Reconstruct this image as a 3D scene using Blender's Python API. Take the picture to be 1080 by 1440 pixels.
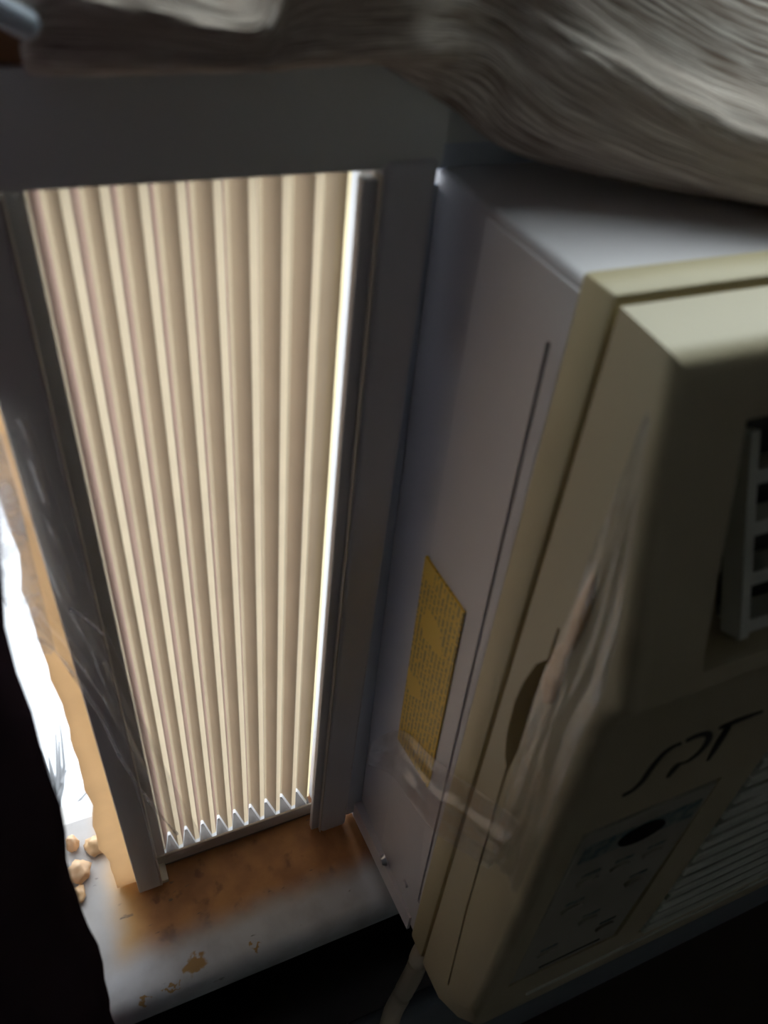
import bpy, bmesh, math, random
from mathutils import Vector, Matrix, noise
random.seed(7)
for o in list(bpy.data.objects): bpy.data.objects.remove(o)
S = bpy.context.scene
COL = S.collection

# ------------------------------------------------------------------ camera
cd = bpy.data.cameras.new('camera'); cam = bpy.data.objects.new('camera', cd); COL.objects.link(cam)
cam.matrix_world = Matrix.Translation((-0.1009, -0.1679, 0.4039)) @ (
    Matrix.Rotation(-0.4946, 4, 'Z') @ Matrix.Rotation(0.8157, 4, 'X') @ Matrix.Rotation(0.1353, 4, 'Z'))
cd.sensor_fit = 'VERTICAL'; cd.sensor_height = 36.0; cd.lens = 1114.4 / 1440 * 36
cd.clip_start = 0.005; cd.clip_end = 200
cd.dof.use_dof = True; cd.dof.focus_distance = 0.45; cd.dof.aperture_fstop = 14
S.camera = cam

# ------------------------------------------------------------------ daylight
w = bpy.data.worlds.new('overcast_sky'); S.world = w; w.use_nodes = True
bg = w.node_tree.nodes['Background']
bg.inputs[0].default_value = (0.92, 0.96, 1.0, 1); bg.inputs[1].default_value = 4.0
S.view_settings.view_transform = 'Standard'; S.view_settings.look = 'None'
S.view_settings.gamma = 1.0; S.view_settings.use_curve_mapping = False
S.view_settings.exposure = 0.08
S.cycles.max_bounces = 12; S.cycles.diffuse_bounces = 8; S.cycles.transmission_bounces = 8; S.cycles.transparent_max_bounces = 16
S.cycles.sample_clamp_indirect = 6.0

# ------------------------------------------------------------------ materials
def nodes(name):
    m = bpy.data.materials.new(name); m.use_nodes = True
    nt = m.node_tree; nt.nodes.clear()
    out = nt.nodes.new('ShaderNodeOutputMaterial')
    return m, nt, out
def N(nt, t, **kw):
    n = nt.nodes.new(t)
    for k, v in kw.items():
        if k in n.inputs.keys(): n.inputs[k].default_value = v
        else: setattr(n, k, v)
    return n
def c4(c): return (c[0], c[1], c[2], 1)
def plain(name, col, rough=.5, col2=None, scale=40, amt=.5, bump=0, bscale=200, spec=.5, stretch=(1, 1, 1), metallic=0, detail=4):
    m, nt, out = nodes(name)
    b = N(nt, 'ShaderNodeBsdfPrincipled', Roughness=rough, Metallic=metallic); b.inputs['Specular IOR Level'].default_value = spec
    tc = N(nt, 'ShaderNodeTexCoord'); mp = N(nt, 'ShaderNodeMapping'); mp.inputs['Scale'].default_value = stretch
    nt.links.new(tc.outputs['Object'], mp.inputs[0])
    nz = N(nt, 'ShaderNodeTexNoise', Scale=scale, Detail=detail); nt.links.new(mp.outputs[0], nz.inputs['Vector'])
    rp = N(nt, 'ShaderNodeValToRGB'); c2 = col2 or tuple(x * .88 for x in col)
    rp.color_ramp.elements[0].position = .5 - amt / 2; rp.color_ramp.elements[1].position = .5 + amt / 2
    rp.color_ramp.elements[0].color = c4(c2); rp.color_ramp.elements[1].color = c4(col)
    nt.links.new(nz.outputs[0], rp.inputs[0]); nt.links.new(rp.outputs[0], b.inputs['Base Color'])
    if bump:
        n2 = N(nt, 'ShaderNodeTexNoise', Scale=bscale, Detail=3); nt.links.new(mp.outputs[0], n2.inputs['Vector'])
        bp = N(nt, 'ShaderNodeBump', Strength=bump, Distance=.001); nt.links.new(n2.outputs[0], bp.inputs['Height'])
        nt.links.new(bp.outputs[0], b.inputs['Normal'])
    nt.links.new(b.outputs[0], out.inputs[0])
    return m
def translucent(name, col, tcol, fac, rough=.4, gloss=.05, scale=60):
    m, nt, out = nodes(name)
    d = N(nt, 'ShaderNodeBsdfDiffuse', Color=c4(col)); t = N(nt, 'ShaderNodeBsdfTranslucent')
    tc = N(nt, 'ShaderNodeTexCoord'); nz = N(nt, 'ShaderNodeTexNoise', Scale=scale, Detail=3); nt.links.new(tc.outputs['Object'], nz.inputs['Vector'])
    rp = N(nt, 'ShaderNodeValToRGB'); rp.color_ramp.elements[0].color = c4([x * .78 for x in tcol]); rp.color_ramp.elements[1].color = c4(tcol)
    nt.links.new(nz.outputs[0], rp.inputs[0]); nt.links.new(rp.outputs[0], t.inputs[0])
    mx = N(nt, 'ShaderNodeMixShader'); mx.inputs[0].default_value = fac
    nt.links.new(d.outputs[0], mx.inputs[1]); nt.links.new(t.outputs[0], mx.inputs[2])
    g = N(nt, 'ShaderNodeBsdfGlossy', Roughness=rough); m2 = N(nt, 'ShaderNodeMixShader'); m2.inputs[0].default_value = gloss
    nt.links.new(mx.outputs[0], m2.inputs[1]); nt.links.new(g.outputs[0], m2.inputs[2]); nt.links.new(m2.outputs[0], out.inputs[0])
    return m
def film(name, milk=.08, gloss=.12, rough=.12, tint=(1, 1, 1), scale=60, stretch=(1, 1, 1)):
    m, nt, out = nodes(name)
    tr = N(nt, 'ShaderNodeBsdfTransparent', Color=c4(tint)); gl = N(nt, 'ShaderNodeBsdfGlossy', Roughness=rough)
    df = N(nt, 'ShaderNodeBsdfTranslucent', Color=(.9, .9, .93, 1)); d2 = N(nt, 'ShaderNodeBsdfDiffuse', Color=(.9, .9, .93, 1))
    tc = N(nt, 'ShaderNodeTexCoord'); mp = N(nt, 'ShaderNodeMapping'); mp.inputs['Scale'].default_value = stretch
    nt.links.new(tc.outputs['Object'], mp.inputs[0])
    nz = N(nt, 'ShaderNodeTexNoise', Scale=scale, Detail=5); nt.links.new(mp.outputs[0], nz.inputs['Vector'])
    bp = N(nt, 'ShaderNodeBump', Strength=.6, Distance=.002); nt.links.new(nz.outputs[0], bp.inputs['Height']); nt.links.new(bp.outputs[0], gl.inputs['Normal'])
    rp = N(nt, 'ShaderNodeMapRange'); rp.inputs['From Min'].default_value = .45; rp.inputs['From Max'].default_value = .75
    rp.inputs['To Min'].default_value = milk * .35; rp.inputs['To Max'].default_value = milk * 2.2
    nt.links.new(nz.outputs[0], rp.inputs['Value'])
    md = N(nt, 'ShaderNodeMixShader'); md.inputs[0].default_value = .5
    nt.links.new(df.outputs[0], md.inputs[1]); nt.links.new(d2.outputs[0], md.inputs[2])
    m1 = N(nt, 'ShaderNodeMixShader'); nt.links.new(rp.outputs[0], m1.inputs[0]); nt.links.new(tr.outputs[0], m1.inputs[1]); nt.links.new(md.outputs[0], m1.inputs[2])
    m2 = N(nt, 'ShaderNodeMixShader'); m2.inputs[0].default_value = gloss
    nt.links.new(m1.outputs[0], m2.inputs[1]); nt.links.new(gl.outputs[0], m2.inputs[2]); nt.links.new(m2.outputs[0], out.inputs[0])
    return m

M = {}
M['case'] = plain('painted_steel', (.72, .69, .71), .38, scale=30, amt=.8, bump=.05, bscale=400)
M['flange'] = plain('galvanised_flange', (.60, .66, .74), .4)
M['bezel'] = plain('aged_beige_plastic', (.56, .48, .29), .42, (.51, .43, .25), scale=18, bump=.08, bscale=900)
M['front'] = plain('beige_plastic', (.52, .455, .30), .42, (.48, .41, .26), scale=18, bump=.08, bscale=900)
M['slat'] = plain('grille_plastic', (.66, .67, .58), .45)
M['dark'] = plain('void_shade', (.03, .028, .025), .7)
M['frame'] = plain('grey_vinyl', (.70, .70, .66), .42, (.64, .64, .60), scale=25)
M['bar'] = plain('grey_vinyl_channel', (.66, .67, .71), .42, scale=25)
M['track'] = plain('pale_grey_vinyl', (.58, .55, .50), .4, scale=50)
M['sash'] = plain('grey_paint', (.74, .77, .75), .5, (.68, .71, .69), scale=15, bump=.1, bscale=120)
M['wall'] = plain('wall_paint', (.86, .84, .82), .8)
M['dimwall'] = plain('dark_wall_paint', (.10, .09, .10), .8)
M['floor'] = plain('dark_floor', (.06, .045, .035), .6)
M['white'] = plain('white_paint', (.8, .8, .8), .5)
M['ledge'] = plain('slate_grey_paint', (.20, .23, .26), .5)
M['cord'] = plain('cord_rubber', (.55, .48, .36), .5)
M['chrome'] = plain('screw_steel', (.6, .6, .62), .3, metallic=1)
M['ink'] = plain('black_ink', (.012, .012, .012), .5)
M['gap_shade'] = plain('shadow_gap', (.02, .02, .02), .7)
M['panel'] = plain('control_overlay', (.42, .40, .32), .35)
M['teal'] = plain('teal_print', (.05, .13, .15), .35, (.30, .32, .28), scale=260, amt=.2)
M['lens'] = plain('display_window', (.006, .008, .012), .15)
M['foam'] = translucent('yellowed_foam', (.74, .62, .46), (.95, .75, .52), .70, scale=90)
M['lump'] = translucent('crumbled_foam', (.80, .58, .36), (.9, .6, .32), .25, scale=200)
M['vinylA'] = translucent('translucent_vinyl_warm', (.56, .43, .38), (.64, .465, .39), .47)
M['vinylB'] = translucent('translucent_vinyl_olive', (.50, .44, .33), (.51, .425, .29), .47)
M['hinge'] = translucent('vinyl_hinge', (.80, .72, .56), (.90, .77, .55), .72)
M['endstrip'] = translucent('thin_vinyl_edge', (.9, .85, .7), (1.0, .93, .74), .97, gloss=.02)
M['edge_glow'] = translucent('edge_glow_vinyl', (.9, .93, .95), (.95, .98, 1.0), .75, rough=.2, gloss=.12)
M['tape'] = film('clear_tape', .07, .10, .14, scale=50, stretch=(1, 1, .35))
M['tape_side'] = film('clear_tape_dull', .045, .11, .2, scale=70, stretch=(1, 1.4, .5))
M['tape_milky'] = film('milky_tape', .32, .10, .2, scale=80)
M['glue'] = plain('amber_residue', (.55, .33, .14), .35, (.62, .45, .28), scale=120)
M['darkcloth'] = plain('dark_curtain_cloth', (.07, .042, .055), .95, bump=.2, bscale=1500, spec=.1)
M['leaf'] = plain('bare_twigs', (.22, .23, .24), .8)
M['ground'] = plain('pale_paving', (.72, .74, .76), .8, (.62, .65, .68), scale=1.5)
M['wood'] = plain('brown_wood', (.30, .15, .07), .5, (.2, .09, .04), scale=30, stretch=(1, 1, .1))
M['track_dark'] = plain('dark_grey_vinyl', (.16, .15, .14), .5)  # track floor, a darker grey than the track lips
M['rod'] = plain('pale_plastic', (.62, .70, .80), .25)
M['siding'] = plain('outer_wall', (.6, .6, .58), .8)

# woven cloth: fine streaks along the drape
def cloth_mat():
    m, nt, out = nodes('tan_woven_cloth')
    b = N(nt, 'ShaderNodeBsdfPrincipled', Roughness=.9); b.inputs['Specular IOR Level'].default_value = .1
    uv = N(nt, 'ShaderNodeTexCoord'); mp = N(nt, 'ShaderNodeMapping'); mp.inputs['Scale'].default_value = (16, 230, 1)
    nt.links.new(uv.outputs['UV'], mp.inputs[0])
    nz = N(nt, 'ShaderNodeTexNoise', Scale=1.0, Detail=6, Roughness=.65); nt.links.new(mp.outputs[0], nz.inputs['Vector'])
    rp = N(nt, 'ShaderNodeValToRGB'); e = rp.color_ramp.elements
    e[0].position = .35; e[0].color = (.19, .13, .095, 1); e[1].position = .61; e[1].color = (.95, .89, .80, 1)
    k = rp.color_ramp.elements.new(.48); k.color = (.44, .36, .295, 1)
    nt.links.new(nz.outputs[0], rp.inputs[0]); nt.links.new(rp.outputs[0], b.inputs['Base Color'])
    bp = N(nt, 'ShaderNodeBump', Strength=.5, Distance=.001); nt.links.new(nz.outputs[0], bp.inputs['Height']); nt.links.new(bp.outputs[0], b.inputs['Normal'])
    nt.links.new(b.outputs[0], out.inputs[0]); return m
M['cloth'] = cloth_mat()

# windowsill: chipped white paint with a brown water stain along the panel
def sill_mat():
    m, nt, out = nodes('stained_sill_paint')
    b = N(nt, 'ShaderNodeBsdfPrincipled', Roughness=.45)
    tc = N(nt, 'ShaderNodeTexCoord'); sp = N(nt, 'ShaderNodeSeparateXYZ'); nt.links.new(tc.outputs['Object'], sp.inputs[0])
    def noise_(scale, detail=5, st=(1, 1, 1)):
        mp = N(nt, 'ShaderNodeMapping'); mp.inputs['Scale'].default_value = st; nt.links.new(tc.outputs['Object'], mp.inputs[0])
        n = N(nt, 'ShaderNodeTexNoise', Scale=scale, Detail=detail); nt.links.new(mp.outputs[0], n.inputs['Vector']); return n.outputs[0]
    def mr(v, a, b_, c=0, d=1, smooth=True):
        n = N(nt, 'ShaderNodeMapRange'); n.interpolation_type = 'SMOOTHSTEP' if smooth else 'LINEAR'
        n.inputs['From Min'].default_value = a; n.inputs['From Max'].default_value = b_; n.inputs['To Min'].default_value = c; n.inputs['To Max'].default_value = d
        nt.links.new(v, n.inputs['Value']); return n.outputs[0]
    def op(o, a, b_):
        n = N(nt, 'ShaderNodeMath', operation=o)
        for i, v in enumerate((a, b_)):
            if isinstance(v, (int, float)): n.inputs[i].default_value = v
            else: nt.links.new(v, n.inputs[i])
        return n.outputs[0]
    def mix(f, a, b_):
        n = N(nt, 'ShaderNodeMix', data_type='RGBA'); nt.links.new(f, n.inputs[0])
        for i, v in ((6, a), (7, b_)):
            if isinstance(v, tuple): n.inputs[i].default_value = c4(v)
            else: nt.links.new(v, n.inputs[i])
        return n.outputs[2]
    n1 = noise_(45, 5); wob = op('MULTIPLY', op('SUBTRACT', n1, .5), .010)
    y = op('ADD', sp.outputs[1], wob); x = op('ADD', sp.outputs[0], wob)
    ymask = mr(y, -.033, -.017); xmask = mr(x, -.134, -.118)
    stain = op('MULTIPLY', ymask, xmask)
    paint = mix(mr(noise_(70, 6), .40, .8), (.56, .58, .61), (.44, .45, .47))
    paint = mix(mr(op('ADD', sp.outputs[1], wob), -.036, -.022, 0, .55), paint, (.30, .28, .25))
    st_n = noise_(60, 6)
    brown = mix(mr(st_n, .30, .70), (.33, .135, .042), (.54, .255, .08))
    blot = mr(noise_(110, 4), .58, .72, 0, .6)
    brown = mix(blot, brown, (.13, .04, .02))
    edge = op('MULTIPLY', mr(x, -.128, -.108, 1, 0), .8)
    brown = mix(edge, brown, (.70, .42, .10))  # lighter orange left end: glow from the gap painted into the stain
    c = mix(op('MULTIPLY', stain, .96), paint, brown)
    # flaked chips of paint showing wood
    for (cx, cy, rx, ry) in ((-.0966, -.0394, .0050, .0042), (-.0691, -.0421, .0030, .0012), (-.120, -.0445, .003, .0012), (-.1085, -.0448, .004, .0008)):
        dx = op('DIVIDE', op('SUBTRACT', op('ADD', sp.outputs[0], op('MULTIPLY', op('SUBTRACT', noise_(230, 4), .5), .013)), cx), rx)
        dy = op('DIVIDE', op('SUBTRACT', op('ADD', sp.outputs[1], op('MULTIPLY', op('SUBTRACT', noise_(300, 4), .5), .011)), cy), ry)
        r = op('ADD', op('MULTIPLY', dx, dx), op('MULTIPLY', dy, dy))
        c = mix(mr(r, .5, 1.3, 1, 0), c, (.40, .25, .10))
    sk = mr(noise_(190, 3, (.5, 1.6, 1)), .68, .74, 0, .7); c = mix(sk, c, (.10, .09, .08))
    nt.links.new(c, b.inputs['Base Color'])
    bp = N(nt, 'ShaderNodeBump', Strength=.25, Distance=.001); nt.links.new(n1, bp.inputs['Height']); nt.links.new(bp.outputs[0], b.inputs['Normal'])
    nt.links.new(b.outputs[0], out.inputs[0]); return m
M['sill'] = sill_mat()

# yellow warning label: rows of small grey print running along its height
def label_mat():
    m, nt, out = nodes('yellow_label_print')
    b = N(nt, 'ShaderNodeBsdfPrincipled', Roughness=.4)
    tc = N(nt, 'ShaderNodeTexCoord'); mp = N(nt, 'ShaderNodeMapping'); nt.links.new(tc.outputs['Object'], mp.inputs[0]); mp.inputs['Scale'].default_value = (1, 1, 1)
    sp = N(nt, 'ShaderNodeSeparateXYZ'); nt.links.new(tc.outputs['Object'], sp.inputs[0])
    def math_(o, a, b_=0):
        n = N(nt, 'ShaderNodeMath', operation=o)
        for i, v in enumerate((a, b_)):
            if isinstance(v, (int, float)): n.inputs[i].default_value = v
            else: nt.links.new(v, n.inputs[i])
        return n.outputs[0]
    row = math_('LESS_THAN', math_('FRACT', math_('MULTIPLY', sp.outputs[1], 420.0)), .55)
    m2 = N(nt, 'ShaderNodeMapping'); m2.inputs['Scale'].default_value = (1, 420, 900); nt.links.new(tc.outputs['Object'], m2.inputs[0])
    nz = N(nt, 'ShaderNodeTexNoise', Scale=1.0, Detail=1); nt.links.new(m2.outputs[0], nz.inputs['Vector'])
    word = math_('GREATER_THAN', nz.outputs[0], .46)
    big = N(nt, 'ShaderNodeTexNoise', Scale=55.0, Detail=1); nt.links.new(tc.outputs['Object'], big.inputs['Vector'])
    blk = math_('GREATER_THAN', big.outputs[0], .42)
    ink = math_('MULTIPLY', math_('MULTIPLY', math_('MULTIPLY', row, word), blk), .6)
    mx = N(nt, 'ShaderNodeMix', data_type='RGBA'); nt.links.new(ink, mx.inputs[0])
    mx.inputs[6].default_value = (.85, .57, .05, 1); mx.inputs[7].default_value = (.14, .11, .05, 1)
    nt.links.new(mx.outputs[2], b.inputs['Base Color']); nt.links.new(b.outputs[0], out.inputs[0]); return m
M['label'] = label_mat()

# ------------------------------------------------------------------ mesh helpers
def tag(o, label, cat=None, group=None, kind=None):
    if label: o['label'] = label
    if cat: o['category'] = cat
    if group: o['group'] = group
    if kind: o['kind'] = kind
    return o
def empty(name, loc=(0, 0, 0), parent=None):
    o = bpy.data.objects.new(name, None); o.location = loc; o.empty_display_size = .02; COL.objects.link(o)
    if parent: o.parent = parent
    return o
def smooth(me, ang=32):
    for p in me.polygons: p.use_smooth = True
    me.set_sharp_from_angle(angle=math.radians(ang))
def obj(name, bm, mat, parent=None, ang=32):
    bmesh.ops.recalc_face_normals(bm, faces=bm.faces)
    me = bpy.data.meshes.new(name); bm.to_mesh(me); bm.free()
    for mm in (mat if isinstance(mat, (list, tuple)) else [mat]): me.materials.append(M[mm])
    smooth(me, ang)
    o = bpy.data.objects.new(name, me); COL.objects.link(o)
    if parent: o.parent = parent
    return o
def box(bm, x0, x1, y0, y1, z0, z1, bev=0, seg=2):
    r = bmesh.ops.create_cube(bm, size=1)
    vs = r['verts']
    bmesh.ops.scale(bm, vec=(abs(x1 - x0), abs(y1 - y0), abs(z1 - z0)), verts=vs)
    bmesh.ops.translate(bm, vec=((x0 + x1) / 2, (y0 + y1) / 2, (z0 + z1) / 2), verts=vs)
    if bev:
        es = list({e for v in vs for e in v.link_edges})
        bmesh.ops.bevel(bm, geom=es, offset=bev, segments=seg, affect='EDGES', profile=.5)
def boxo(name, dims, mat, parent=None, bev=.001, seg=2):
    bm = bmesh.new(); box(bm, *dims, bev=bev, seg=seg); return obj(name, bm, mat, parent)
def prism(bm, pts, axis, a, b):
    """extrude a 2D outline along an axis: axis 'x' -> pts are (y,z); 'y' -> (x,z); 'z' -> (x,y)"""
    f = {'x': lambda p, t: (t, p[0], p[1]), 'y': lambda p, t: (p[0], t, p[1]), 'z': lambda p, t: (p[0], p[1], t)}[axis]
    A = [bm.verts.new(f(p, a)) for p in pts]; B = [bm.verts.new(f(p, b)) for p in pts]
    n = len(pts); fs = [bm.faces.new(A), bm.faces.new(B[::-1])]
    for i in range(n): fs.append(bm.faces.new((A[i], B[i], B[(i + 1) % n], A[(i + 1) % n])))
    bmesh.ops.recalc_face_normals(bm, faces=fs)
    return fs
def tube(bm, pts, rad, seg=10, caps=True):
    pts = [Vector(p) for p in pts]; n = len(pts)
    rad = rad if isinstance(rad, (list, tuple)) else [rad] * n
    rings = []; up = Vector((0, 0, 1))
    for i, p in enumerate(pts):
        t = (pts[min(i + 1, n - 1)] - pts[max(i - 1, 0)]).normalized()
        a = t.cross(up if abs(t.dot(up)) < .95 else Vector((1, 0, 0))).normalized(); b = t.cross(a)
        rings.append([bm.verts.new(p + (a * math.cos(2 * math.pi * k / seg) + b * math.sin(2 * math.pi * k / seg)) * rad[i]) for k in range(seg)])
    for i in range(n - 1):
        for k in range(seg): bm.faces.new((rings[i][k], rings[i][(k + 1) % seg], rings[i + 1][(k + 1) % seg], rings[i + 1][k]))
    if caps: bm.faces.new(rings[0]); bm.faces.new(rings[-1][::-1])
def spline(pts, n):
    """Catmull-Rom through the given tuples"""
    P = [Vector(p) for p in pts]; out = []
    m = len(P) - 1
    for j in range(n):
        s = j / (n - 1) * m; i = min(int(s), m - 1); t = s - i
        p0, p1, p2, p3 = P[max(i - 1, 0)], P[i], P[i + 1], P[min(i + 2, m)]
        out.append(.5 * ((2 * p1) + (p2 - p0) * t + (2 * p0 - 5 * p1 + 4 * p2 - p3) * t * t + (3 * p1 - p0 - 3 * p2 + p3) * t ** 3))
    return out
def cut(o, cutters, mat=None):
    """boolean-subtract closed meshes (list of bmesh) from an object, result baked into its mesh"""
    for bm in cutters:
        bmesh.ops.recalc_face_normals(bm, faces=bm.faces)
        me = bpy.data.meshes.new('cut'); bm.to_mesh(me); bm.free()
        c = bpy.data.objects.new('cut', me); COL.objects.link(c); c.matrix_world = o.matrix_world.copy() if not o.parent else Matrix.Identity(4)
        c.parent = o.parent
        md = o.modifiers.new('cut', 'BOOLEAN'); md.operation = 'DIFFERENCE'; md.object = c; md.solver = 'EXACT'
        bpy.context.view_layer.update()
        dg = bpy.context.evaluated_depsgraph_get()
        new = bpy.data.meshes.new_from_object(o.evaluated_get(dg))
        o.modifiers.remove(md); old = o.data; o.data = new; bpy.data.meshes.remove(old)
        bpy.data.objects.remove(c); bpy.data.meshes.remove(me)
    smooth(o.data, 30)
def grid(fn, nu, nv, close_u=False):
    bm = bmesh.new(); uvl = bm.loops.layers.uv.new('UVMap')
    V = [[bm.verts.new(fn(i / (nu - 1), j / (nv - 1))) for j in range(nv)] for i in range(nu)]
    for i in range(nu - 1):
        for j in range(nv - 1):
            f = bm.faces.new((V[i][j], V[i + 1][j], V[i + 1][j + 1], V[i][j + 1]))
            for l, (a, b) in zip(f.loops, ((i, j), (i + 1, j), (i + 1, j + 1), (i, j + 1))): l[uvl].uv = (a / (nu - 1), b / (nv - 1))
    return bm
def ns(x, y, z, s): return noise.noise(Vector((x * s, y * s, z * s)))

# ------------------------------------------------------------------ the setting
def struct(name, dims_list, mat, label=None, bev=0, parent=None):
    bm = bmesh.new()
    for d in dims_list: box(bm, *d, bev=bev)
    o = obj(name, bm, mat, parent)
    if not parent: tag(o, label, kind='structure')
    return o
XL, XR, ZT = -.168, .72, .73          # window opening
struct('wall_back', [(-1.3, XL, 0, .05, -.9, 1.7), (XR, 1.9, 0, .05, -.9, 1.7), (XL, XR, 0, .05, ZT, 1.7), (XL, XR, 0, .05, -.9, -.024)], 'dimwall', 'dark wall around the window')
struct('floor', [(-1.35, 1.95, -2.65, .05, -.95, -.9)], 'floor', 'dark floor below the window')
struct('ceiling', [(-1.35, 1.95, -2.65, .05, 1.7, 1.75)], 'wall', 'plain ceiling above the room')
struct('wall_left', [(-1.35, -1.3, -2.65, .05, -.9, 1.7)], 'wall', 'plain side wall left of the window')
struct('wall_right', [(1.9, 1.95, -2.65, .05, -.9, 1.7)], 'wall', 'plain side wall right of the window')
struct('wall_front', [(-1.35, 1.95, -2.65, -2.6, -.9, 1.7)], 'wall', 'plain wall opposite the window')
# sill with a rounded nose
bm = bmesh.new()
prof = [(.046, -.024), (.046, .001), (.01, .0015), (-.030, .0), (-.042, -.0005), (-.0465, -.003), (-.0485, -.008), (-.0485, -.016), (-.046, -.022), (-.040, -.024)]
prism(bm, prof, 'x', -.30, .80)
tag(obj('trim_1', bm, 'sill', ang=50), 'white painted windowsill with brown water stain and flaked chips', kind='structure')
struct('trim_2', [(-.30, .80, -.0775, -.066, -.30, -.10)], 'ledge', 'slate grey ledge low under the windowsill', bev=.004)
struct('trim_3', [(-.30, .80, .05, .075, -.06, -.030)], 'siding', 'outer grey sill ledge beyond the window', bev=.003)
struct('trim_4', [(XL - .03, XL + .004, -.012, .07, -.0, ZT)], 'white', 'white side jamb of the window opening', bev=.002)
struct('trim_5', [(XL + .004, -.0860, -.0045, .0070, .3592, .3700)], 'wood', 'brown wooden stop block under the end of the tan cloth', bev=.002)
struct('ground', [(-14, 14, .6, 40, -1.55, -1.5)], 'ground', 'pale bright paving outside the window')

# window sash: bottom rail, two stiles, top rail, pane
win = empty('window_1', (0, .02, .338)); tag(win, 'grey painted lower window sash resting over the panel', kind='structure')
W0 = Vector(win.location)
def wb(name, d, mat, bev=.0015):
    bm = bmesh.new(); box(bm, *d, bev=bev)
    bmesh.ops.translate(bm, vec=-W0, verts=bm.verts); return obj(name, bm, mat, win)
wb('bottom_rail', (XL + .006, XR - .006, .0075, .036, .338, .378), 'sash')
wb('stile', (XL + .006, XL + .05, .0075, .036, .378, ZT - .04), 'sash'); wb('stile', (XR - .05, XR - .006, .0075, .036, .378, ZT - .04), 'sash')
wb('top_rail', (XL + .006, XR - .006, .0075, .036, ZT - .04, ZT), 'sash')
m, nt, out = nodes('window_glass')
tr = N(nt, 'ShaderNodeBsdfTransparent'); tr.inputs[0].default_value = (.94, .97, .96, 1); gl = N(nt, 'ShaderNodeBsdfGlossy', Roughness=.02); mx = N(nt, 'ShaderNodeMixShader'); mx.inputs[0].default_value = .06
nt.links.new(tr.outputs[0], mx.inputs[1]); nt.links.new(gl.outputs[0], mx.inputs[2]); nt.links.new(mx.outputs[0], out.inputs[0]); M['glass'] = m
wb('pane', (XL + .05, XR - .05, .020, .023, .378, ZT - .04), 'glass', bev=0)

# ------------------------------------------------------------------ air conditioner
AC = empty('air_conditioner'); AC.rotation_euler = (-.0429, 0, 0)
tag(AC, 'aged beige window air conditioner with vent louvers and lower grille', 'air conditioner')
AW = .46
case = boxo('case', (0, AW, .34, -.067, .004, .3305), 'case', AC, bev=.0022, seg=3)
def slot():
    b_ = bmesh.new(); prism(b_, [(-.0590, .3130), (-.0606, .3135), (-.0650, .036), (-.0636, .0355)], 'x', -.01, .0022); return b_
cut(case, [slot()])
bm = bmesh.new(); prism(bm, [(-.0045, .006), (.0002, .006), (.0002, -.062), (-.0012, -.062)], 'z', .001, .014)
for e in bm.edges: pass
obj('base_pan', bm, 'case', AC)
boxo('top_bracket', (-.0086, AW, .0000, .0040, .3300, .3560), 'flange', AC, bev=.0006)
fl = boxo('side_flange', (-.0082, .0, .000, .0025, .004, .334), 'flange', AC, bev=.0006)
bmf = bmesh.new(); box(bmf, -.0036, .002, -.004, .006, .3262, .340); cut(fl, [bmf])      # small open corner where daylight leaks in
rsp = boxo('raised_side_panel', (-.0005, .0004, -.0262, -.0657, .0145, .3278), 'case', AC, bev=.00045, seg=3); cut(rsp, [slot()])
for (y, z, nm) in ((-.0345, .0185, 'screw'), (-.0525, .030, 'rivet')):
    bm = bmesh.new(); bmesh.ops.create_cone(bm, cap_ends=True, segments=14, radius1=.0030 if nm == 'screw' else .002, radius2=.0018, depth=.0022 if nm == 'screw' else .001, matrix=Matrix.Translation((-.0034 if nm == 'screw' else -.001, y, z)) @ Matrix.Rotation(-math.pi / 2, 4, 'Y'))
    obj(nm, bm, 'chrome' if nm == 'screw' else 'case', AC)
ring = boxo('bezel_ring', (-.0012, AW + .0012, -.0658, -.0768, .004, .3325), 'bezel', AC, bev=.0011, seg=2)
boxo('bezel_core', (.0045, AW - .0045, -.0760, -.0800, .008, .3275), 'gap_shade', AC, bev=.0005)  # groove's shade put into the near-black colour of the core
# front panel: profile swept across, with vent pocket, grille pocket, control recess, finger notch, cover seam
prof = [(-.0788, .3312), (-.0965, .3300), (-.1172, .2512), (-.1139, .2432), (-.1160, .0780), (-.1150, .0400), (-.1135, .0180), (-.1080, .0080), (-.0788, .0040)]
bm = bmesh.new(); prism(bm, prof, 'x', -.0012, AW + .0012)
bmesh.ops.recalc_face_normals(bm, faces=bm.faces)
bmesh.ops.bevel(bm, geom=[e for e in bm.edges if (e.calc_face_angle(0) > .9 or abs(e.verts[0].co.x - e.verts[1].co.x) < 1e-6) and max(v.co.y for v in e.verts) < -.08 and e.calc_length() > .006], offset=.0042, segments=4, affect='EDGES', profile=.5)
for sx in (0, 1):                                     # both lower front corners are drawn in
    cx = lambda v: AW - v if sx else v
    for tri in (((-.0012, -.101, .004), (-.0012, -.1165, .038), (.016, -.1140, .010)), ((-.0012, -.094, .004), (-.0012, -.1168, .056), (.0055, -.1148, .016)), ((-.0012, -.108, .004), (-.0012, -.1160, .022), (.030, -.1138, .0088))):
        A_, B_, C_ = [Vector((cx(p[0]), p[1], p[2])) for p in tri]
        nn = (B_ - A_).cross(C_ - A_).normalized(); nn = nn if nn.dot(Vector((AW / 2, -.08, .2)) - A_) < 0 else -nn
        bmesh.ops.bisect_plane(bm, geom=bm.verts[:] + bm.edges[:] + bm.faces[:], plane_co=A_, plane_no=nn, clear_outer=True)
        bmesh.ops.holes_fill(bm, edges=[e for e in bm.edges if e.is_boundary], sides=0)
front = obj('front_panel', bm, 'front', AC)
un = Vector((0, -.0777, .0206)).normalized()          # outward normal of the sloping vent face
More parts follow.
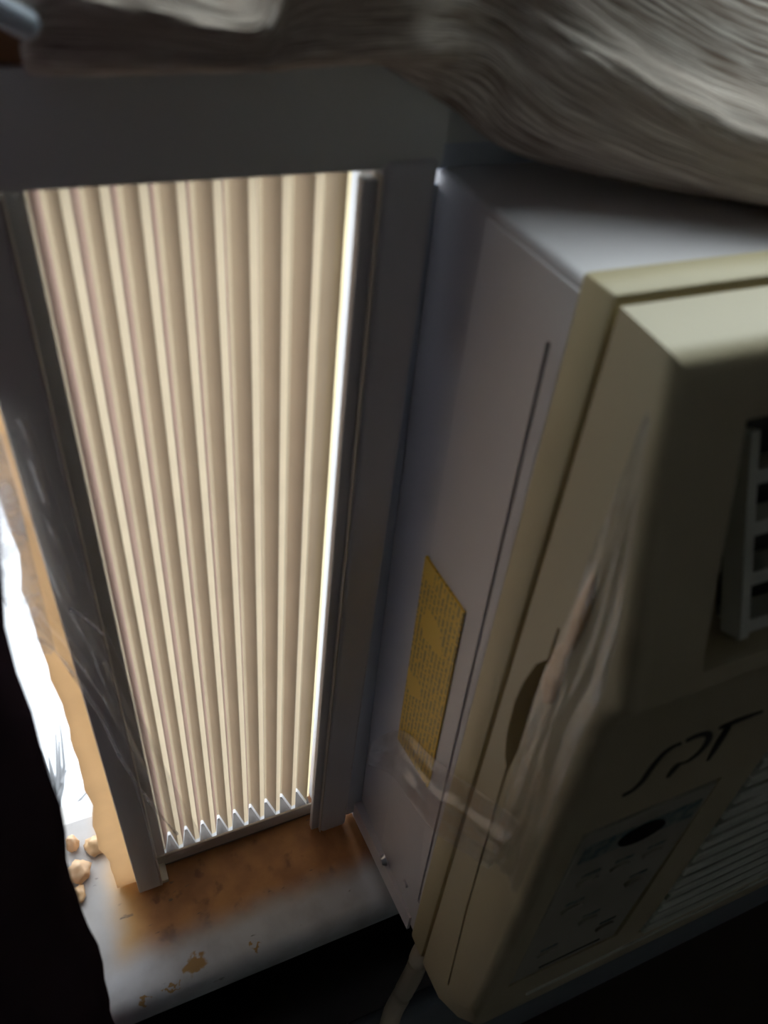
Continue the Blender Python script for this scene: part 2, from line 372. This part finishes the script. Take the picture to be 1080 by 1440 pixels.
def upt(z, depth): # point on the vent face at height z, pushed inward by depth -> (y,z)
    t = (.3300 - z) / (.3300 - .2512); y = -.0965 + t * (-.1172 + .0965)
    return (y - un.y * depth, z - un.z * depth)
bmv = bmesh.new()   # vent pocket narrowing inward
o0 = [upt(.3165, -.004), upt(.2555, -.004)]; o1 = [upt(.312, .032), upt(.262, .032)]
vs = [bmv.verts.new(c) for c in ((.0165, *o0[0]), (.430, *o0[0]), (.430, *o0[1]), (.0185, *o0[1]), (.030, *o1[0]), (.418, *o1[0]), (.418, *o1[1]), (.036, *o1[1]))]
for q in ((0, 1, 2, 3), (7, 6, 5, 4), (0, 4, 5, 1), (1, 5, 6, 2), (2, 6, 7, 3), (3, 7, 4, 0)): bmv.faces.new([vs[k] for k in q])
bmg = bmesh.new(); box(bmg, .0755, .440, -.130, -.1105, .0535, .1905)
bmc = bmesh.new(); box(bmc, .0095, .0605, -.130, -.1132, .0665, .1855)
bmn = bmesh.new(); prism(bmn, [(-.0905, .2400), (-.0872, .2340), (-.0848, .2230), (-.0840, .2120), (-.0850, .1985), (-.0872, .1895), (-.0900, .1855), (-.0912, .2000), (-.0910, .2220)], 'x', -.01, .0055)
bms = bmesh.new(); prism(bms, [(-.0898, .1870), (-.0888, .1870), (-.0925, .0950), (-.0970, .0290), (-.0980, .0290), (-.0936, .0950)], 'x', -.01, .0006)
bmu = bmesh.new(); prism(bmu, [(-.0902, .2520), (-.0912, .2520), (-.0914, .2380), (-.0904, .2380)], 'x', -.01, .0010)
cut(front, [bmv, bmg, bmc, bmn, bms, bmu])
# louver grid: a side bar and slats set in the pocket
lt, lb = Vector((.0318, -.0925, .3050)), Vector((.0318, -.1125, .2620))
dirv = (lb - lt).normalized(); nrm = Vector((0, dirv.z, -dirv.y)); nrm = nrm if nrm.y < 0 else -nrm
def louver_bar(name, x0, x1, t0, t1, thick, mat):
    bm = bmesh.new(); L = (lb - lt).length
    pts = []
    for (t, d) in ((t0, 0), (t1, 0), (t1, thick), (t0, thick)):
        p = lt + dirv * (L * t) - nrm * d; pts.append((p.y, p.z))
    prism(bm, pts, 'x', x0, x1)
    return obj(name, bm, mat, front)
def vent_shade():
    bm = bmesh.new(); pts = []
    for p in (lt - nrm * .0085, lb - nrm * .0085, lb - nrm * .0100, lt - nrm * .0100): pts.append((p.y, p.z))
    prism(bm, pts, 'x', .0345, .412); obj('vent_shade', bm, 'dark', front)  # near-black sheet: shade between the louvers put into its colour
vent_shade()
louver_bar('louver_frame', .0318, .0345, 0, 1.04, .006, 'slat')
louver_bar('louver_frame', .412, .4147, 0, 1.04, .006, 'slat')
for t in (.22, .475, .73, .98):
    louver_bar('louver', .0345, .412, t - .035, t + .035, .010, 'slat')
# lower grille slats
for k in range(13):
    z = .1835 - k * .01045
    yf = -.1147 - (.2432 - z) * .0127
    bm = bmesh.new(); box(bm, .0765, .4395, yf, yf + .0036, z - .0030, z + .0030, bev=.0006, seg=1); obj('slat', bm, 'slat', front)
boxo('grille_shade', (.0757, .4398, -.1106, -.1100, .0537, .1903), 'dark', front, bev=0)  # near-black sheet painted as the shade behind the slats
# control panel
ctl = boxo('control_panel', (.0100, .0587, -.1154, -.1130, .0682, .1850), 'panel', front, bev=.0004, seg=1)
def flat(name, pts, mat, y0, parent, th=.0003):
    bm = bmesh.new(); prism(bm, pts, 'y', y0, y0 - th); return obj(name, bm, mat, parent)
def ell(cx, cz, a, b, rot=0, n=24):
    c, s = math.cos(rot), math.sin(rot)
    return [(cx + a * math.cos(t) * c - b * math.sin(t) * s, cz + a * math.cos(t) * s + b * math.sin(t) * c) for t in [2 * math.pi * k / n for k in range(n)]]
flat('printed_band', [(.0125, .1660), (.0560, .1660), (.0560, .1770), (.0125, .1770)], 'teal', -.11545, ctl, .0002)
flat('display', ell(.0345, .1710, .0088, .0056), 'lens', -.1156, ctl, .0006)
for (cx, cz) in ((.0215, .1480), (.0345, .1480), (.0475, .1480), (.0215, .1270), (.0475, .1270), (.0345, .1060), (.0215, .0880), (.0475, .0880)):
    b = flat('button', ell(cx, cz, .0042, .0026), 'panel', -.1154, ctl, .0009)
    flat('button_mark', [(cx - .0036, cz + .0046), (cx + .0036, cz + .0046), (cx + .0036, cz + .0060), (cx - .0036, cz + .0060)], 'teal', -.11545, ctl, .0002)
flat('rule', [(.022, .0725), (.050, .0725), (.050, .0735), (.022, .0735)], 'ink', -.11545, ctl, .0002)
# lettering S P T, brush strokes standing on the lower face
def stroke(bm, pts, wid, y=-.1146, n=26):
    P = spline([(p[0], 0, p[1]) for p in pts], n); L = []; R = []
    for i, p in enumerate(P):
        t = (P[min(i + 1, n - 1)] - P[max(i - 1, 0)]).normalized(); q = Vector((-t.z, 0, t.x))
        u = i / (n - 1); k = wid * (wid_fn(u))
        L.append(p + q * k); R.append(p - q * k)
    out = L + R[::-1]
    A = [bm.verts.new((v.x, y + .0006, v.z)) for v in out]; B = [bm.verts.new((v.x, y, v.z)) for v in out]; m_ = len(out)
    for i in range(n - 1):
        for X in (A, B): bm.faces.new((X[i], X[i + 1], X[m_ - 2 - i], X[m_ - 1 - i]))
    for i in range(m_): bm.faces.new((A[i], B[i], B[(i + 1) % m_], A[(i + 1) % m_]))
wid_fn = lambda u: .45 + .55 * math.sin(math.pi * min(1, u * 1.1 + .05)) ** .6 if 0 < u < .95 else .5
bm = bmesh.new(); stroke(bm, [(.0178, .2010), (.0212, .2022), (.0232, .2060), (.0238, .2115), (.0254, .2172), (.0280, .2195), (.0306, .2198)], .0011); obj('letter_s', bm, 'ink', front)
bm = bmesh.new(); stroke(bm, [(.0322, .2200), (.0362, .2206), (.0402, .2190), (.0421, .2142), (.0412, .2095), (.0385, .2068), (.0350, .2072)], .0011); stroke(bm, [(.0350, .2078), (.0342, .2050), (.0336, .2012)], .0013, n=8); obj('letter_p', bm, 'ink', front)
bm = bmesh.new(); stroke(bm, [(.0436, .2200), (.0500, .2203), (.0590, .2200)], .0010, n=10); stroke(bm, [(.0474, .2195), (.0476, .2110), (.0478, .2018)], .0013, n=10); obj('letter_t', bm, 'ink', front)
boxo('chin_lip', (.024, .440, -.1158, -.1130, .0400, .0425), 'slat', front, bev=.0004)
# yellow warning label on the case side
lab = [(-.0248, .2150), (-.0520, .2165), (-.0535, .1160), (-.0262, .1100)]
bm = bmesh.new(); prism(bm, lab, 'x', -.0012, -.0003); tag(obj('warning_label', bm, 'label', AC), 'yellow warning label with small grey print')

# ------------------------------------------------------------------ pleated side panel
PAN = empty('accordion_panel', (-.062, .012, .0025)); tag(PAN, 'translucent cream pleated side panel glowing beside the air conditioner', 'window panel')
P0 = Vector(PAN.location)
def pobj(name, bm, mat, ang=32, parent=PAN):
    if parent is PAN: bmesh.ops.translate(bm, vec=-P0, verts=bm.verts)
    return obj(name, bm, mat, parent, ang)
def pbox(name, d, mat, bev=.0008, seg=2, parent=PAN):
    bm = bmesh.new(); box(bm, *d, bev=bev, seg=seg); return pobj(name, bm, mat, parent=parent)
NP, PX0, PIT = 9, -.1004, .00822
YF, YB, PZ0, PZ1 = .0112, .0198, .0105, .3376
def pleat_bm(z0, z1, edge_glow=False):
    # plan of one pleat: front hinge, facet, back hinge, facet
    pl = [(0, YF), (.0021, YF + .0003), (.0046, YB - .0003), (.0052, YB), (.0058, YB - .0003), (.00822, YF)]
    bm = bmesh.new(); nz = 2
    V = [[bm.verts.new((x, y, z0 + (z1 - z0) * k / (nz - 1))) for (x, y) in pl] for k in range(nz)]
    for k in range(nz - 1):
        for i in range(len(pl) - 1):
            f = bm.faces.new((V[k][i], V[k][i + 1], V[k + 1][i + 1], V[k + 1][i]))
            f.material_index = 0 if edge_glow else [0, 1, 2, 2, 2][i]
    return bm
first = None
for k in range(NP):
    if first is None:
        bm = pleat_bm(PZ0 + .0012, PZ1); bmesh.ops.translate(bm, vec=(PX0, 0, 0), verts=bm.verts)
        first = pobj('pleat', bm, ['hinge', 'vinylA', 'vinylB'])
        bm = pleat_bm(PZ0 - .0028, PZ0 + .0012, True); bmesh.ops.translate(bm, vec=Vector((PX0, 0, 0)) - P0, verts=bm.verts)
        firsth = obj('pleat_edge_glow', bm, 'edge_glow', first)  # paler strip added: daylight leaking under the pleats, put into its colour
    else:
        c = first.copy(); COL.objects.link(c); c.parent = PAN; c.location = (k * PIT, 0, 0)
        h = firsth.copy(); COL.objects.link(h); h.parent = c
# channels
pbox('left_channel', (-.1140, -.1034, -.0025, .0005, .0060, .3360), 'frame')
pbox('channel_lip', (-.1040, -.1030, -.0032, .0100, .0080, .3360), 'track', .0003)
pbox('channel_web', (-.1100, -.0990, .0100, .0210, .0045, .3340), 'bar', .0006)
pbox('channel_foot', (-.1140, -.1000, -.0008, .0100, .0035, .0065), 'frame', .0006)
pbox('right_channel', (-.0238, -.0100, -.0040, .0040, .0035, .3395), 'bar', .0020, 3)
pbox('channel_lip', (-.0242, -.0236, -.0035, .0030, .0040, .3360), 'track', .0002)
pbox('channel_web', (-.0279, -.0238, -.0012, .0022, .0045, .3345), 'bar', .0005)
pbox('bottom_track', (-.1030, -.0240, .0078, .0240, .0025, .0042), 'track_dark', .0003)
pbox('track_lip', (-.1030, -.0240, .0078, .0090, .0040, .0135), 'track', .0003)
pbox('track_lip', (-.1030, -.0240, .0228, .0240, .0040, .0075), 'track', .0003)
pbox('end_strip', (-.0262, -.0238, .0150, .0154, .0080, .3320), 'endstrip', .0001, 1)
pbox('channel_back', (-.0225, -.0100, .0040, .0225, .0045, .3345), 'bar', .0005)
fs = pbox('filler_strip', (-.1640, -.0088, -.0030, .0070, .3370, .3590), 'sash', .0010)
fs.parent = None; fs.location = P0; tag(fs, 'flat grey filler strip above the pleated panel', 'filler strip')
# yellowed foam along the outer side, ragged edge
def foam_strip():
    bm = bmesh.new(); n = 44; A = []
    for i in range(n):
        z = .004 + (.325 - .004) * i / (n - 1)
        x = -.1222 + .0022 * ns(.3, .7, z, 55) + .0012 * ns(2.3, .1, z, 160) - .0016 * math.exp(-((z - .045) / .03) ** 2)
        if z > .22: x += (z - .22) * .05
        A.append([bm.verts.new(p) for p in ((x, .0045, z), (-.1092, .0045, z), (-.1092, .0098, z), (x + .0006, .0098, z))])
    for i in range(n - 1):
        for k in range(4): bm.faces.new((A[i][k], A[i][(k + 1) % 4], A[i + 1][(k + 1) % 4], A[i + 1][k]))
    bm.faces.new(A[0]); bm.faces.new(A[-1][::-1])
    return bm
tag(obj('foam_strip', foam_strip(), 'foam'), 'yellowed ragged foam strip along the outer edge of the pleated panel', 'foam strip')
# crumbled foam bits on the sill
def lump(loc, r, seed, name, label, mat='lump'):
    bm = bmesh.new(); bmesh.ops.create_icosphere(bm, subdivisions=3, radius=1)
    for v in bm.verts:
        d = 1 + .42 * ns(v.co.x + seed, v.co.y, v.co.z, 1.3) + .2 * ns(v.co.x, v.co.y + seed, v.co.z, 3.4)
        v.co = Vector((v.co.x * r[0], v.co.y * r[1], max(v.co.z, -.75) * r[2])) * d
    z0 = min(v.co.z for v in bm.verts)
    for v in bm.verts: v.co.z -= z0
    o = obj(name, bm, mat, ang=80); o.location = loc
    return tag(o, label, 'foam piece', 'foam crumbs on the sill')
lump((-.1385, .018, .001), (.0050, .0052, .0050), 3, 'foam_crumb', 'pale cream foam crumb on the sill beside the dark curtain')
lump((-.1290, .0285, .001), (.0060, .0050, .0046), 9, 'foam_crumb', 'orange foam crumb on the sill behind the foam strip', 'glue')
lump((-.1400, .0080, .001), (.0028, .0040, .0028), 15, 'foam_crumb', 'small brown foam crumb in front of the cream one', 'glue')
lump((-.1392, .0325, .001), (.0030, .0030, .0060), 21, 'foam_crumb', 'thin upright foam crumb at the outer sill edge')

# ------------------------------------------------------------------ clear tape
def tape(name, A, B, mat, label, wr=.0012, nu=46, nv=14, axis=1, seed=0, creases=()):
    PA, PB = spline(A, nu), spline(B, nu)
    def fn(u, v):
        p = PA[round(u * (nu - 1))].lerp(PB[round(u * (nu - 1))], v)
        d = wr * (ns(u * 3 + seed, v * 2.2, seed, 1.6) + .6 * ns(u * 9, v * 5 + seed, 1, 1.4))
        for (c0, c1, wd, h) in creases:          # raised folds from v=c0 (start) to v=c1 (end)
            d -= h * math.exp(-((v - (c0 + (c1 - c0) * u)) / wd) ** 2)
        p = p.copy(); p[axis] += d
        return p
    bm = grid(fn, nu, nv)
    o = obj(name, bm, mat, ang=60)
    md = o.modifiers.new('thick', 'SOLIDIFY'); md.thickness = .00012
    return tag(o, label, 'tape')
TP1 = tape('clear_tape', [(-.1215, -.0065, .280), (-.1225, -.0065, .229), (-.1173, -.0065, .2063), (-.1112, -.0065, .1731), (-.1056, -.006, .1256), (-.1034, -.0065, .045)],
     [(-.1085, -.0065, .290), (-.1050, -.0065, .235), (-.1007, -.0062, .1936), (-.0966, -.0055, .1499), (-.0900, -.0025, .095), (-.0800, .0030, .022)], 'tape',
     'crumpled clear tape across the left channel and lower pleats', wr=.0011, nu=60, nv=26, creases=((.15, .5, .05, .002), (.55, .85, .05, .0022), (.9, .2, .04, .0014)))
tape('clear_tape', [(-.1245, -.0068, .285), (-.1252, -.0068, .262), (-.1258, -.0068, .238), (-.1250, -.0068, .214), (-.1215, -.0068, .203)],
     [(-.1150, -.0068, .292), (-.1150, -.0068, .268), (-.1158, -.0068, .245), (-.1166, -.0068, .222), (-.1172, -.0068, .205)], 'tape_milky', 'milky wrinkled end of tape over the foam strip', wr=.0008, nu=30, nv=14, seed=8, creases=((.2, .7, .1, .001),))
def tape_edge(pts, r):
    bm = bmesh.new(); tube(bm, spline(pts, 40), [r * (.6 + .8 * abs(math.sin(i * .37))) for i in range(40)], 6); e = obj('edge_highlight', bm, 'tape_milky', TP1, 80)  # milky strand put in as the highlight line along the tape edge
tape_edge([(-.1235, -.0078, .215), (-.1173, -.0085, .2063), (-.1112, -.0080, .1731), (-.1056, -.0075, .1256), (-.0985, -.0060, .085), (-.0925, -.0010, .050)], .0005)
tape_edge([(-.1105, -.0078, .222), (-.1070, -.0080, .216), (-.1035, -.0070, .206)], .0004)
tm = Matrix.Rotation(-.0429, 3, 'X')
def L(p): return tuple(tm @ Vector(p))
tape('clear_tape', [L(p) for p in ((-.0035, -.0960, .3200), (-.0028, -.0945, .290), (-.0028, -.0930, .2560), (-.0028, -.0915, .230), (-.0028, -.0930, .1900), (-.0028, -.0955, .150))],
     [L(p) for p in ((-.0033, -.0975, .3180), (-.0028, -.1040, .290), (-.0028, -.1110, .2560), (-.0028, -.1110, .230), (-.0028, -.1120, .1900), (-.0028, -.1115, .150))], 'tape_side',
     'wrinkled clear tape down the front side of the beige bezel', wr=.0009, nu=70, nv=30, axis=0, seed=4, creases=((.1, .9, .06, .0012), (.5, .3, .05, .0010), (.75, .5, .05, .001)))
tape('clear_tape', [L(p) for p in ((-.0026, -.0060, .060), (-.0022, -.030, .0850), (-.0026, -.058, .100), (-.0030, -.078, .118), (-.0032, -.098, .140))],
     [L(p) for p in ((-.0026, -.0070, .080), (-.0022, -.030, .1220), (-.0026, -.058, .142), (-.0030, -.078, .160), (-.0032, -.104, .182))], 'tape_side',
     'clear tape running from the yellow label across the bezel', wr=.0008, nu=50, nv=24, axis=0, seed=11, creases=((.5, .6, .06, .0009), (.2, .35, .05, .0007)))
# amber glue residue under the tape
def resid(loc, r, seed, lab):
    bm = bmesh.new(); bmesh.ops.create_icosphere(bm, subdivisions=3, radius=1)
    for v in bm.verts:
        d = 1 + .35 * ns(v.co.x + seed, v.co.y, v.co.z, 1.7)
        v.co = Vector((v.co.x * r[0], v.co.y * r[1] * d, v.co.z * r[2] * d))
    o = obj('glue_blob', bm, 'glue', AC, 80); o.location = loc; o['label'] = lab
resid((-.0014, -.0945, .2380), (.0010, .0030, .0110), 2, 'amber glue residue')
resid((-.0014, -.0958, .2620), (.0010, .0022, .0130), 5, 'amber glue streak')

# ------------------------------------------------------------------ power cord
bm = bmesh.new(); tube(bm, spline([(.034, -.052, -.010), (.018, -.062, -.022), (.0075, -.068, -.020), (.0035, -.0715, -.034), (-.001, -.0735, -.058), (-.0075, -.078, -.072), (-.018, -.092, -.088), (-.030, -.104, -.115), (-.05, -.108, -.28), (-.10, -.115, -.55), (-.12, -.12, -.893)], 70), .0050, 12)
tag(obj('power_cord', bm, 'cord', ang=80), 'beige power cord hanging below the air conditioner', 'cord')

# ------------------------------------------------------------------ dark curtain at left
def dark_curtain():
    edge = [(1.0, -.100), (.5, -.106), (.312, -.1134), (.305, -.1145), (.2915, -.1158), (.2796, -.1168), (.256, -.1185), (.239, -.1195), (.185, -.1224), (.067, -.1277), (-.1, -.136), (-.4, -.150), (-.85, -.16)]
    def ex(z):
        for (z0, x0), (z1, x1) in zip(edge, edge[1:]):
            if z <= z0 and z >= z1: return x0 + (x1 - x0) * (z - z0) / (z1 - z0)
        return edge[0][1] if z > edge[0][0] else edge[-1][1]
    def fn(u, v):
        z = 1.0 - 1.85 * u; x1 = ex(z) + .0009 * math.sin(z * 60) + .0004 * math.sin(z * 147); s = 1 - v
        x = x1 - .30 * s
        y = -.070 - .012 * math.sin(s * 22 + .6 * math.sin(z * 4)) * min(1, s * 12) - .003 * ns(x, 0, z, 20)
        return (x, y, z)
    bm = grid(fn, 150, 70); o = obj('dark_curtain', bm, 'darkcloth', ang=80)
    md = o.modifiers.new('thick', 'SOLIDIFY'); md.thickness = .0015
    tag(o, 'nearly black hanging curtain at the left edge of the window', 'curtain')
dark_curtain()

# ------------------------------------------------------------------ tan cloth bunched over sash and air conditioner
# cross-sections from left to right: back, crest, ridge, underside, foot (x, y, z)
ST = [
    [(-.0975, .0190, .3795), (-.0965, -.001, .384), (-.0955, -.010, .377), (-.0945, -.017, .369), (-.0945, -.013, .3620), (-.0950, -.0035, .3600)],
    [(-.090, .0190, .3795), (-.090, -.001, .391), (-.089, -.011, .384), (-.089, -.020, .373), (-.089, -.017, .3625), (-.090, -.0035, .3605)],
    [(-.0640, .0190, .3795), (-.0625, -.001, .3765), (-.0610, -.011, .3722), (-.0590, -.020, .3676), (-.0590, -.018, .3630), (-.0610, -.0035, .3610)],
    [(-.0520, .0190, .3800), (-.0515, -.001, .3890), (-.0510, -.011, .3840), (-.0505, -.0195, .3755), (-.0505, -.018, .3635), (-.0510, -.0035, .3610)],
    [(-.035, .0190, .3795), (-.032, .000, .395), (-.030, -.010, .388), (-.030, -.018, .3770), (-.029, -.016, .3640), (-.030, -.0035, .3610)],
    [(-.004, .0190, .3795), (-.003, .004, .400), (-.002, .0015, .383), (-.002, -.0015, .3705), (-.006, -.0065, .3595), (-.012, -.0045, .3520)],
    [(.035, .0190, .3795), (.032, .002, .386), (.026, -.008, .370), (.020, -.016, .3608), (.014, -.014, .3480), (.015, -.0035, .3390)],
    [(.085, .0190, .3795), (.078, -.004, .374), (.066, -.022, .358), (.052, -.037, .3500), (.060, -.037, .3395), (.070, -.026, .3335)],
    [(.140, .0190, .3795), (.134, -.010, .372), (.120, -.036, .354), (.104, -.058, .3440), (.112, -.054, .3370), (.125, -.040, .3340)],
    [(.230, .0190, .3795), (.225, -.010, .374), (.215, -.036, .356), (.200, -.062, .3430), (.207, -.056, .3375), (.215, -.042, .3345)],
    [(.420, .0190, .3795), (.415, -.010, .372), (.408, -.036, .354), (.400, -.056, .3430), (.404, -.050, .3375), (.408, -.040, .3345)],
    [(.470, .0190, .3795), (.469, .010, .370), (.468, .002, .355), (.467, -.004, .3440), (.468, -.003, .3385), (.469, .000, .3350)],
]
def crease(st):
    a = [Vector(p) for p in st]
    return a[:3] + [a[2].lerp(a[3], .6), a[2].lerp(a[3], .9), a[3], a[3].lerp(a[4], .15), a[3].lerp(a[4], .5)] + a[4:]
ST = [crease(s_) for s_ in ST]
def cloth():
    nu, nv = 230, 60
    rows = [spline(s, nv) for s in ST]
    cols = [spline([r[j] for r in rows], nu) for j in range(nv)]
    def fn(u, v):
        i, j = round(u * (nu - 1)), round(v * (nv - 1)); p = cols[j][i].copy()
        k = math.sin(math.pi * min(1, max(0, v)))            # keep the resting edges still
        d = .0016 * ns(p.x * .6 + v * .01, v * .12, 0, 45) + .0009 * ns(p.x, v * .06, 3, 140) + .0003 * math.sin(v * 46 + 5 * ns(p.x, 0, 1, 14))
        p.y -= d * k * .7; p.z += d * k * .8
        return p
    bm = grid(fn, nu, nv)
    o = obj('draped_cloth', bm, 'cloth', ang=80)
    md = o.modifiers.new('thick', 'SOLIDIFY'); md.thickness = .0012; md.offset = 1
    tag(o, 'tan woven cloth bunched over the sash and the air conditioner top', 'cloth')
cloth()

bm = bmesh.new(); tube(bm, [(-.0925, -.0215, .3688), (-.0935, -.0215, .3694), (-.115, -.0215, .3815), (-.175, -.0215, .4150)], [.0012, .0022, .0022, .0022], 14)
tag(obj('curtain_rod', bm, 'rod', ang=60), 'pale glossy rod end poking out left of the tan cloth', 'rod')

# ------------------------------------------------------------------ outdoors: a bare shrub on the paving
sh = empty('bare_shrub', (-.32, .86, -1.5)); tag(sh, 'bare grey shrub outside beyond the window gap', 'shrub')
bm = bmesh.new()
for k in range(26):
    a = random.uniform(0, 6.28); h = random.uniform(.15, .32); r = random.uniform(.04, .16)
    p1 = (r * .5 * math.cos(a), r * .5 * math.sin(a), h * .5); p2 = (r * math.cos(a + .3), r * math.sin(a + .3), h)
    tube(bm, spline([(0, 0, 0), p1, p2], 6), [.008, .006, .005, .004, .003, .002], 5)
obj('twigs', bm, 'leaf', sh, 80)
